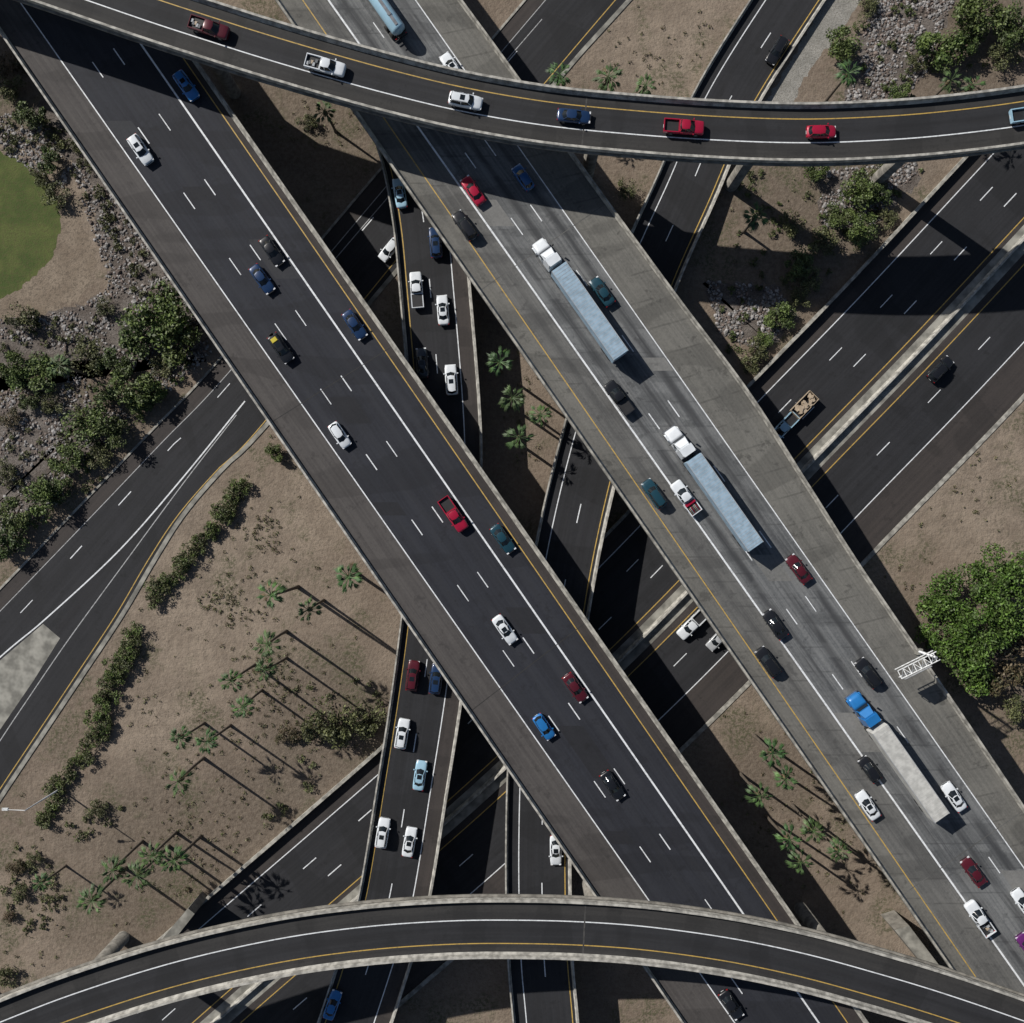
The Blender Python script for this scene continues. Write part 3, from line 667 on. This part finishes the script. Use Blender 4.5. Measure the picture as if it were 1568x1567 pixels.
def car_mesh(kind,col,col2=None):
    mb=MB(); P=pcol(col)
    if kind=='sedan':
        shell(mb,[(2.40,.50,.35,.52),(2.33,.72,.26,.64),(2.15,.85,.2,.73),(1.7,.91,.2,.82),(1.0,.92,.2,.93),(.4,.93,.2,.95),(-.9,.93,.2,.97),(-1.7,.92,.22,1.0),(-2.15,.87,.25,.97),(-2.33,.78,.3,.92),(-2.42,.6,.4,.78)],P)
        house(mb,[(1.12,0),(.92,.66),(-.35,.80),(-1.55,.70),(-1.88,0)],[(.38,0),(.26,.52),(-.35,.62),(-.98,.54),(-1.12,0)],.94,1.42,P,sun=random.random()<.3); L2,w=2.4,.92; wx=(1.45,-1.42)
    elif kind=='hatch':
        shell(mb,[(2.12,.50,.35,.58),(2.06,.70,.26,.70),(1.88,.82,.2,.78),(1.45,.87,.2,.88),(.9,.88,.2,.97),(.3,.89,.2,.99),(-.9,.89,.2,1.0),(-1.6,.87,.22,1.0),(-1.98,.82,.25,.96),(-2.1,.7,.34,.85)],P)
        house(mb,[(1.15,0),(.96,.62),(-.3,.77),(-1.75,.68),(-1.98,0)],[(.42,0),(.30,.50),(-.3,.60),(-1.42,.54),(-1.58,0)],.97,1.47,P); L2,w=2.1,.87; wx=(1.3,-1.3)
    elif kind=='suv':
        shell(mb,[(2.42,.55,.42,.70),(2.36,.78,.3,.86),(2.15,.9,.28,.94),(1.7,.95,.28,1.02),(1.05,.96,.28,1.10),(.4,.97,.28,1.12),(-1.2,.97,.28,1.13),(-2.0,.95,.28,1.12),(-2.33,.9,.32,1.06),(-2.43,.78,.42,.95)],P)
        house(mb,[(1.2,0),(1.02,.70),(-.5,.85),(-2.1,.78),(-2.32,0)],[(.55,0),(.42,.57),(-.5,.67),(-1.85,.61),(-2.0,0)],1.10,1.72,P,sun=random.random()<.4); L2,w=2.42,.95; wx=(1.5,-1.48)
        for s in (1,-1): mb.cyl((.2,s*.6,1.80),(-1.75,s*.6,1.80),.02,.02,blk,5)
    elif kind=='pickup':
        shell(mb,[(2.92,.62,.45,.78),(2.86,.84,.34,.98),(2.65,.95,.3,1.05),(2.1,.98,.3,1.10),(1.4,.98,.3,1.15),(.6,.99,.3,1.17),(-.62,.99,.3,1.17)],P)
        shell(mb,[(-.60,.98,.3,.80,0),(-1.8,.98,.3,.80,0),(-2.75,.97,.34,.80,0),(-2.86,.93,.42,.78,0)],P)
        house(mb,[(1.62,0),(1.42,.74),(.2,.87),(-.5,.82),(-.60,0)],[(.85,0),(.72,.6),(.2,.68),(-.35,.66),(-.45,0)],1.15,1.80,P)
        for s in (1,-1): mb.box((-1.74,s*.90,.98),(2.28,.14,.40),P)
        mb.box((-2.82,0,.98),(.1,1.9,.42),P); mb.box((-.69,0,1.0),(.1,1.66,.42),P); mb.box((-1.76,0,.822),(2.0,1.64,.03),blk)
        if col2=='cover': mb.box((-1.76,0,1.16),(2.06,1.64,.04),blk)
        if col2=='tools':
            mb.box((-1.0,0,1.22),(.45,1.75,.3),pcol('red'))
            for i in range(7): mb.cyl((-2.7,-.6+i*.2,1.0+.06*(i%3)),(-1.25,-.62+i*.2,1.05),.05,.05,pcol(['red','silver','tan','grey'][i%4]),6)
        if col2=='load':
            for i in range(5): mb.box((-1.3-.3*i,random.uniform(-.4,.4),.95),(.35,.5,.2),pcol(['grey','silver','tan'][i%3]))
        L2,w=2.86,.97; wx=(1.85,-1.75)
    if kind=='pickup' : wheels(mb,wx,w,.4,.27)
    else: wheels(mb,wx,w)
    zl=.68 if kind!='pickup' and kind!='suv' else .82
    for s in (1,-1):
        mb.box((L2-.14,s*w*.72,zl-.02),(.22,.34,.12),lampw); mb.box((-L2+.06,s*w*.78,zl+.1),(.12,.28,.16),red_l)
        mx={'sedan':.85,'hatch':.88,'suv':.92,'pickup':1.35}[kind]; mb.box((mx,s*(w+.12),zl+.33),(.16,.22,.14),P)
    mb.box((L2-.02,0,zl-.14),(.1,.9,.16),blk); mb.box((-L2,0,zl-.2),(.06,.5,.12),white_m)
    if col2=='yellow': mb.box((-1.35,0,1.84),(.75,1.0,.14),pcol('yellow'),top=(.85,.85)); mb.cyl((-2.45,0,1.0),(-2.62,0,1.0),.34,.34,tyre,14)
    return mb.mesh({'sedan':'sedan_car','hatch':'hatchback_car','suv':'suv_car','pickup':'pickup_truck'}[kind],True)
def tractor(mb,col,ox):
    P=pcol(col)
    shell(mb,[(ox+3.9,.75,.5,1.2),(ox+3.8,.98,.45,1.55),(ox+3.3,1.05,.5,1.75),(ox+2.4,1.1,.5,1.95),(ox+1.9,1.15,.5,2.0)],P)
    mb.box((ox+3.95,0,.55),(.25,2.3,.4),hub)
    for s in (1,-1): mb.box((ox+2.95,s*1.02,.95),(1.3,.42,.3),P,top=(.6,.9)); mb.cyl((ox-.75,s*1.05,1.5),(ox-.75,s*1.05,3.7),.09,.09,hub,8); mb.cyl((ox+.6,s*1.0,.75),(ox-.9,s*1.0,.75),.33,.33,hub,12)
    mb.box((ox+1.25,0,1.75),(1.5,2.3,1.7),P,top=(.78,.86),sh=-.12)
    mb.box((ox+1.93,0,2.25),(.2,1.9,.62),glass,top=(.5,.9),sh=-.17)
    for s in (1,-1): mb.box((ox+1.35,s*1.09,2.2),(.7,.06,.55),glass)
    mb.box((ox-.2,0,2.2),(1.5,2.4,2.6),P,top=(.86,.88))
    mb.box((ox+.9,0,2.95),(1.4,1.9,.7),P,top=(.35,.8),sh=-.45)
    for s in (1,-1): mb.box((ox+1.9,s*1.45,2.1),(.12,.25,.6),blk)
    mb.box((ox-2.2,0,.95),(3.6,.9,.25),blk)
    for s in (1,-1): mb.cyl((ox+3.0,s*.85,.52),(ox+3.0,s*1.2,.52),.52,.52,tyre,16)
    for x in (ox-2.0,ox-3.3):
        for s in (1,-1): mb.cyl((x,s*.6,.52),(x,s*1.22,.52),.52,.52,tyre,16)
def semi_mesh(cab,tr,kind='box',ln_=16.2,ribs=True):
    mb=MB(); ox=ln_/2+1.6; tractor(mb,cab,ox); T_=pcol(tr)
    if kind=='box':
        mb.box((0,0,2.6),(ln_,2.6,2.8),T_); mb.box((0,0,4.02),(ln_-.1,2.5,.05),T_)
        for i in range(32): mb.box((-ln_/2+.4+i*(ln_-.8)/31,0,4.055),(.05,2.42,.03),pcol('silver') if ribs else T_)
        for s in (1,-1): mb.box((0,s*1.3,4.03),(ln_,.08,.1),pcol('silver')); mb.box((-1,s*1.1,.9),(5,.05,.6),T_)
    else:
        K=14; st=[(-ln_/2,.35),(-ln_/2+.25,.95),(-ln_/2+.6,1.1),(ln_/2-.6,1.1),(ln_/2-.25,.95),(ln_/2,.35)]; bs=[mb.add([(x,math.cos(a)*r*1.05,2.35+math.sin(a)*r) for a in [2*math.pi*j/K for j in range(K)]]) for x,r in st]
        for i in range(len(st)-1):
            for j in range(K): mb.face((bs[i]+j,bs[i]+(j+1)%K,bs[i+1]+(j+1)%K,bs[i+1]+j),T_,None,True)
        mb.face([bs[0]+j for j in range(K)],T_); mb.face([bs[-1]+j for j in range(K)],T_)
        for x in (-3.5,0,3.5): mb.cyl((x,0,3.4),(x,0,3.6),.3,.3,hub,12)
        mb.box((0,0,3.5),(ln_-1.5,.45,.05),hub); mb.box((0,0,1.15),(ln_-.6,1.0,.2),blk)
    for x in (-ln_/2+1.2,-ln_/2+2.5):
        for s in (1,-1): mb.cyl((x,s*.65,.52),(x,s*1.25,.52),.52,.52,tyre,16)
    mb.box((-ln_/2+1.9,0,1.0),(3.2,1.0,.25),blk); mb.box((-ln_/2+.05,0,.6),(.12,2.3,.15),blk); mb.box((ln_/2-3,0,.8),(.2,1.6,1.0),blk)
    for s in (1,-1): mb.box((-ln_/2-.01,s*.9,1.3),(.06,.3,.15),red_l)
    return mb.mesh('semi_truck' if kind=='box' else 'tanker_truck',True)
CM={}
def tang(C,p):
    i=min(range(len(C)),key=lambda k:(C[k].xy-p.xy).length); t=C[min(i+1,len(C)-1)]-C[max(0,i-1)]; return math.atan2(t.y,t.x),C[i].z
RD={'D1':(D1c,0),'D2':(D2c,math.pi),'F1':(F1c,0),'R1':(R1c,0),'R2':(R2c,math.pi),'MU':(Mc,math.pi),'ML':(Mc,0),'L':(L0,0)}
def veh(kind,col,px,py,road,c2=None,ang=0):
    C,fl=RD[road]; zz=tang(C,W(px,py,Z1 if road[0]=='D' else ZF if road[0]=='F' else ZR if road[0]=='R' else 0))[1]
    w=W(px,py,zz+.8); a,zz=tang(C,w)
    if road in('D1','D2'): a=math.atan2(-.819,.573)
    w.z=zz+.012
    k=(kind,col,c2)
    if k not in CM: CM[k]=car_mesh(kind,col,c2)
    place(CM[k],CM[k].name.split('.')[0],w,a+fl+math.radians(ang)+random.uniform(-.02,.02))
V=[('suv','brightblue',285,132,'D1'),('suv','white',215,230,'D1'),('sedan','black',416,385,'D1'),('sedan','navy',401,428,'D1'),('sedan','navy',543,498,'D1'),('suv','black',430,534,'D1','yellow'),('hatch','white',520,667,'D1'),('pickup','red',694,788,'D1'),('sedan','teal',770,826,'D1'),('sedan','white',773,965,'D1'),('sedan','dred',881,1054,'D1'),('hatch','brightblue',833,1114,'D1'),('sedan','black',938,1204,'D1'),('sedan','black',1120,1540,'D1'),
('sedan','white',692,103,'D2'),('hatch','blue',801,272,'D2'),('sedan','red',724,292,'D2'),('suv','black',712,346,'D2'),('sedan','teal',922,447,'D2'),('pickup','black',948,610,'D2','cover'),('suv','teal',1002,757,'D2'),('pickup','white',1050,763,'D2','tools'),('sedan','dred',1223,872,'D2'),('sedan','black',1187,957,'D2'),('suv','black',1176,1014,'D2'),('suv','black',1329,1031,'D2'),('hatch','black',1332,1179,'D2'),('sedan','white',1329,1234,'D2'),('sedan','white',1461,1221,'D2'),('sedan','dred',1491,1336,'D2'),('pickup','white',1500,1407,'D2','load'),('sedan','white',1568,1384,'D2'),('hatch','purple',1574,1450,'D2'),
('pickup','dred',320,43,'F1','load'),('pickup','white',498,101,'F1','load'),('suv','white',713,155,'F1'),('sedan','navy',879,178,'F1'),('pickup','red',1047,195,'F1'),('hatch','red',1258,202,'F1'),('pickup','paleblue',1578,175,'F1'),
('sedan','paleblue',612,296,'R1'),('suv','navy',667,372,'R1'),('pickup','white',638,445,'R1','cover'),('sedan','white',678,475,'R1'),('sedan','dark',646,556,'R1'),('suv','white',691,582,'R1'),('suv','dred',632,1035,'R1'),('suv','navy',668,1040,'R1'),('suv','white',616,1124,'R1'),('sedan','paleblue',643,1188,'R1'),('suv','white',586,1276,'R1'),('sedan','white',627,1290,'R1'),('sedan','brightblue',509,1540,'R1'),
('suv','black',1190,78,'R2'),('sedan','white',851,1303,'R2'),
('pickup','white',1060,957,'MU'),('hatch','silver',1099,980,'MU'),('suv','black',1440,566,'ML'),('hatch','white',596,383,'L')]
for v in V: veh(*v)
def big(me,px,py,z,dz=3.5):
    w=W(px,py,z+dz); w.z=z+.012; a=math.atan2(-.819,.573)+math.pi
    place(me,me.name.split('.')[0],w,a)
big(semi_mesh('white','trailer'),903,478,Z1); big(semi_mesh('white','trailer'),1109,770,Z1); big(semi_mesh('brightblue','offwhite',ribs=False),1393,1184,Z1)
big(semi_mesh('white','paleblue','tank',12.5),575,-8,Z1)
veh('pickup','paleblue',1200,655,'MU')
mb=MB(); T_=pcol('tan'); mb.box((0,0,.7),(4.6,2.1,.18),blk)
for s in (1,-1): mb.box((0,s*1.02,1.15),(4.6,.07,.75),T_)
for s in (1,-1): mb.box((s*2.27,0,1.15),(.07,1.96,.75),T_)
for i in range(26): mb.box((random.uniform(-1.9,1.9),random.uniform(-.7,.7),random.uniform(1.2,1.6)),(random.uniform(.4,.9),random.uniform(.3,.7),.3),pcol('tan'),rot=Matrix.Rotation(random.uniform(0,3),3,'Z'))
mb.cyl((2.2,0,.6),(3.3,0,.6),.06,.06,blk,6); wheels(mb,(-.4,.5),1.08,.34,.22)
w=W(1231,621,1); a,zz=tang(Mc,w); w.z=.012; mb.obj('utility_trailer',True,w,a+math.pi)
# ------------------------------------------------------------ camera & light
cam=bpy.data.cameras.new('camera'); co=bpy.data.objects.new('camera',cam); scene.collection.objects.link(co)
co.location=(0,0,H); co.rotation_euler=(0,0,0); cam.sensor_width=36; cam.lens=36*H/(1568*S); cam.clip_end=9000; cam.clip_start=1
scene.camera=co
EL=math.radians(37); sd=Vector((-.82*math.cos(EL),.572*math.cos(EL),math.sin(EL)))
sun=bpy.data.lights.new('sun','SUN'); sun.energy=4.7; sun.angle=math.radians(.5); sun.color=(1,.95,.88)
so=bpy.data.objects.new('sun',sun); scene.collection.objects.link(so); so.rotation_euler=(-sd).to_track_quat('-Z','Y').to_euler(); so.location=(0,0,200)
wd=bpy.data.worlds.new('World'); scene.world=wd; wd.use_nodes=True; nt=wd.node_tree
sk=nt.nodes.new('ShaderNodeTexSky'); sk.sky_type='NISHITA'; sk.sun_disc=False; sk.sun_elevation=EL; sk.sun_rotation=math.atan2(sd.x,sd.y)%(2*math.pi)
bg=nt.nodes['Background']; bg.inputs['Strength'].default_value=.05; nt.links.new(sk.outputs[0],bg.inputs[0])
scene.view_settings.view_transform='Standard'; scene.view_settings.look='None'; scene.view_settings.exposure=0
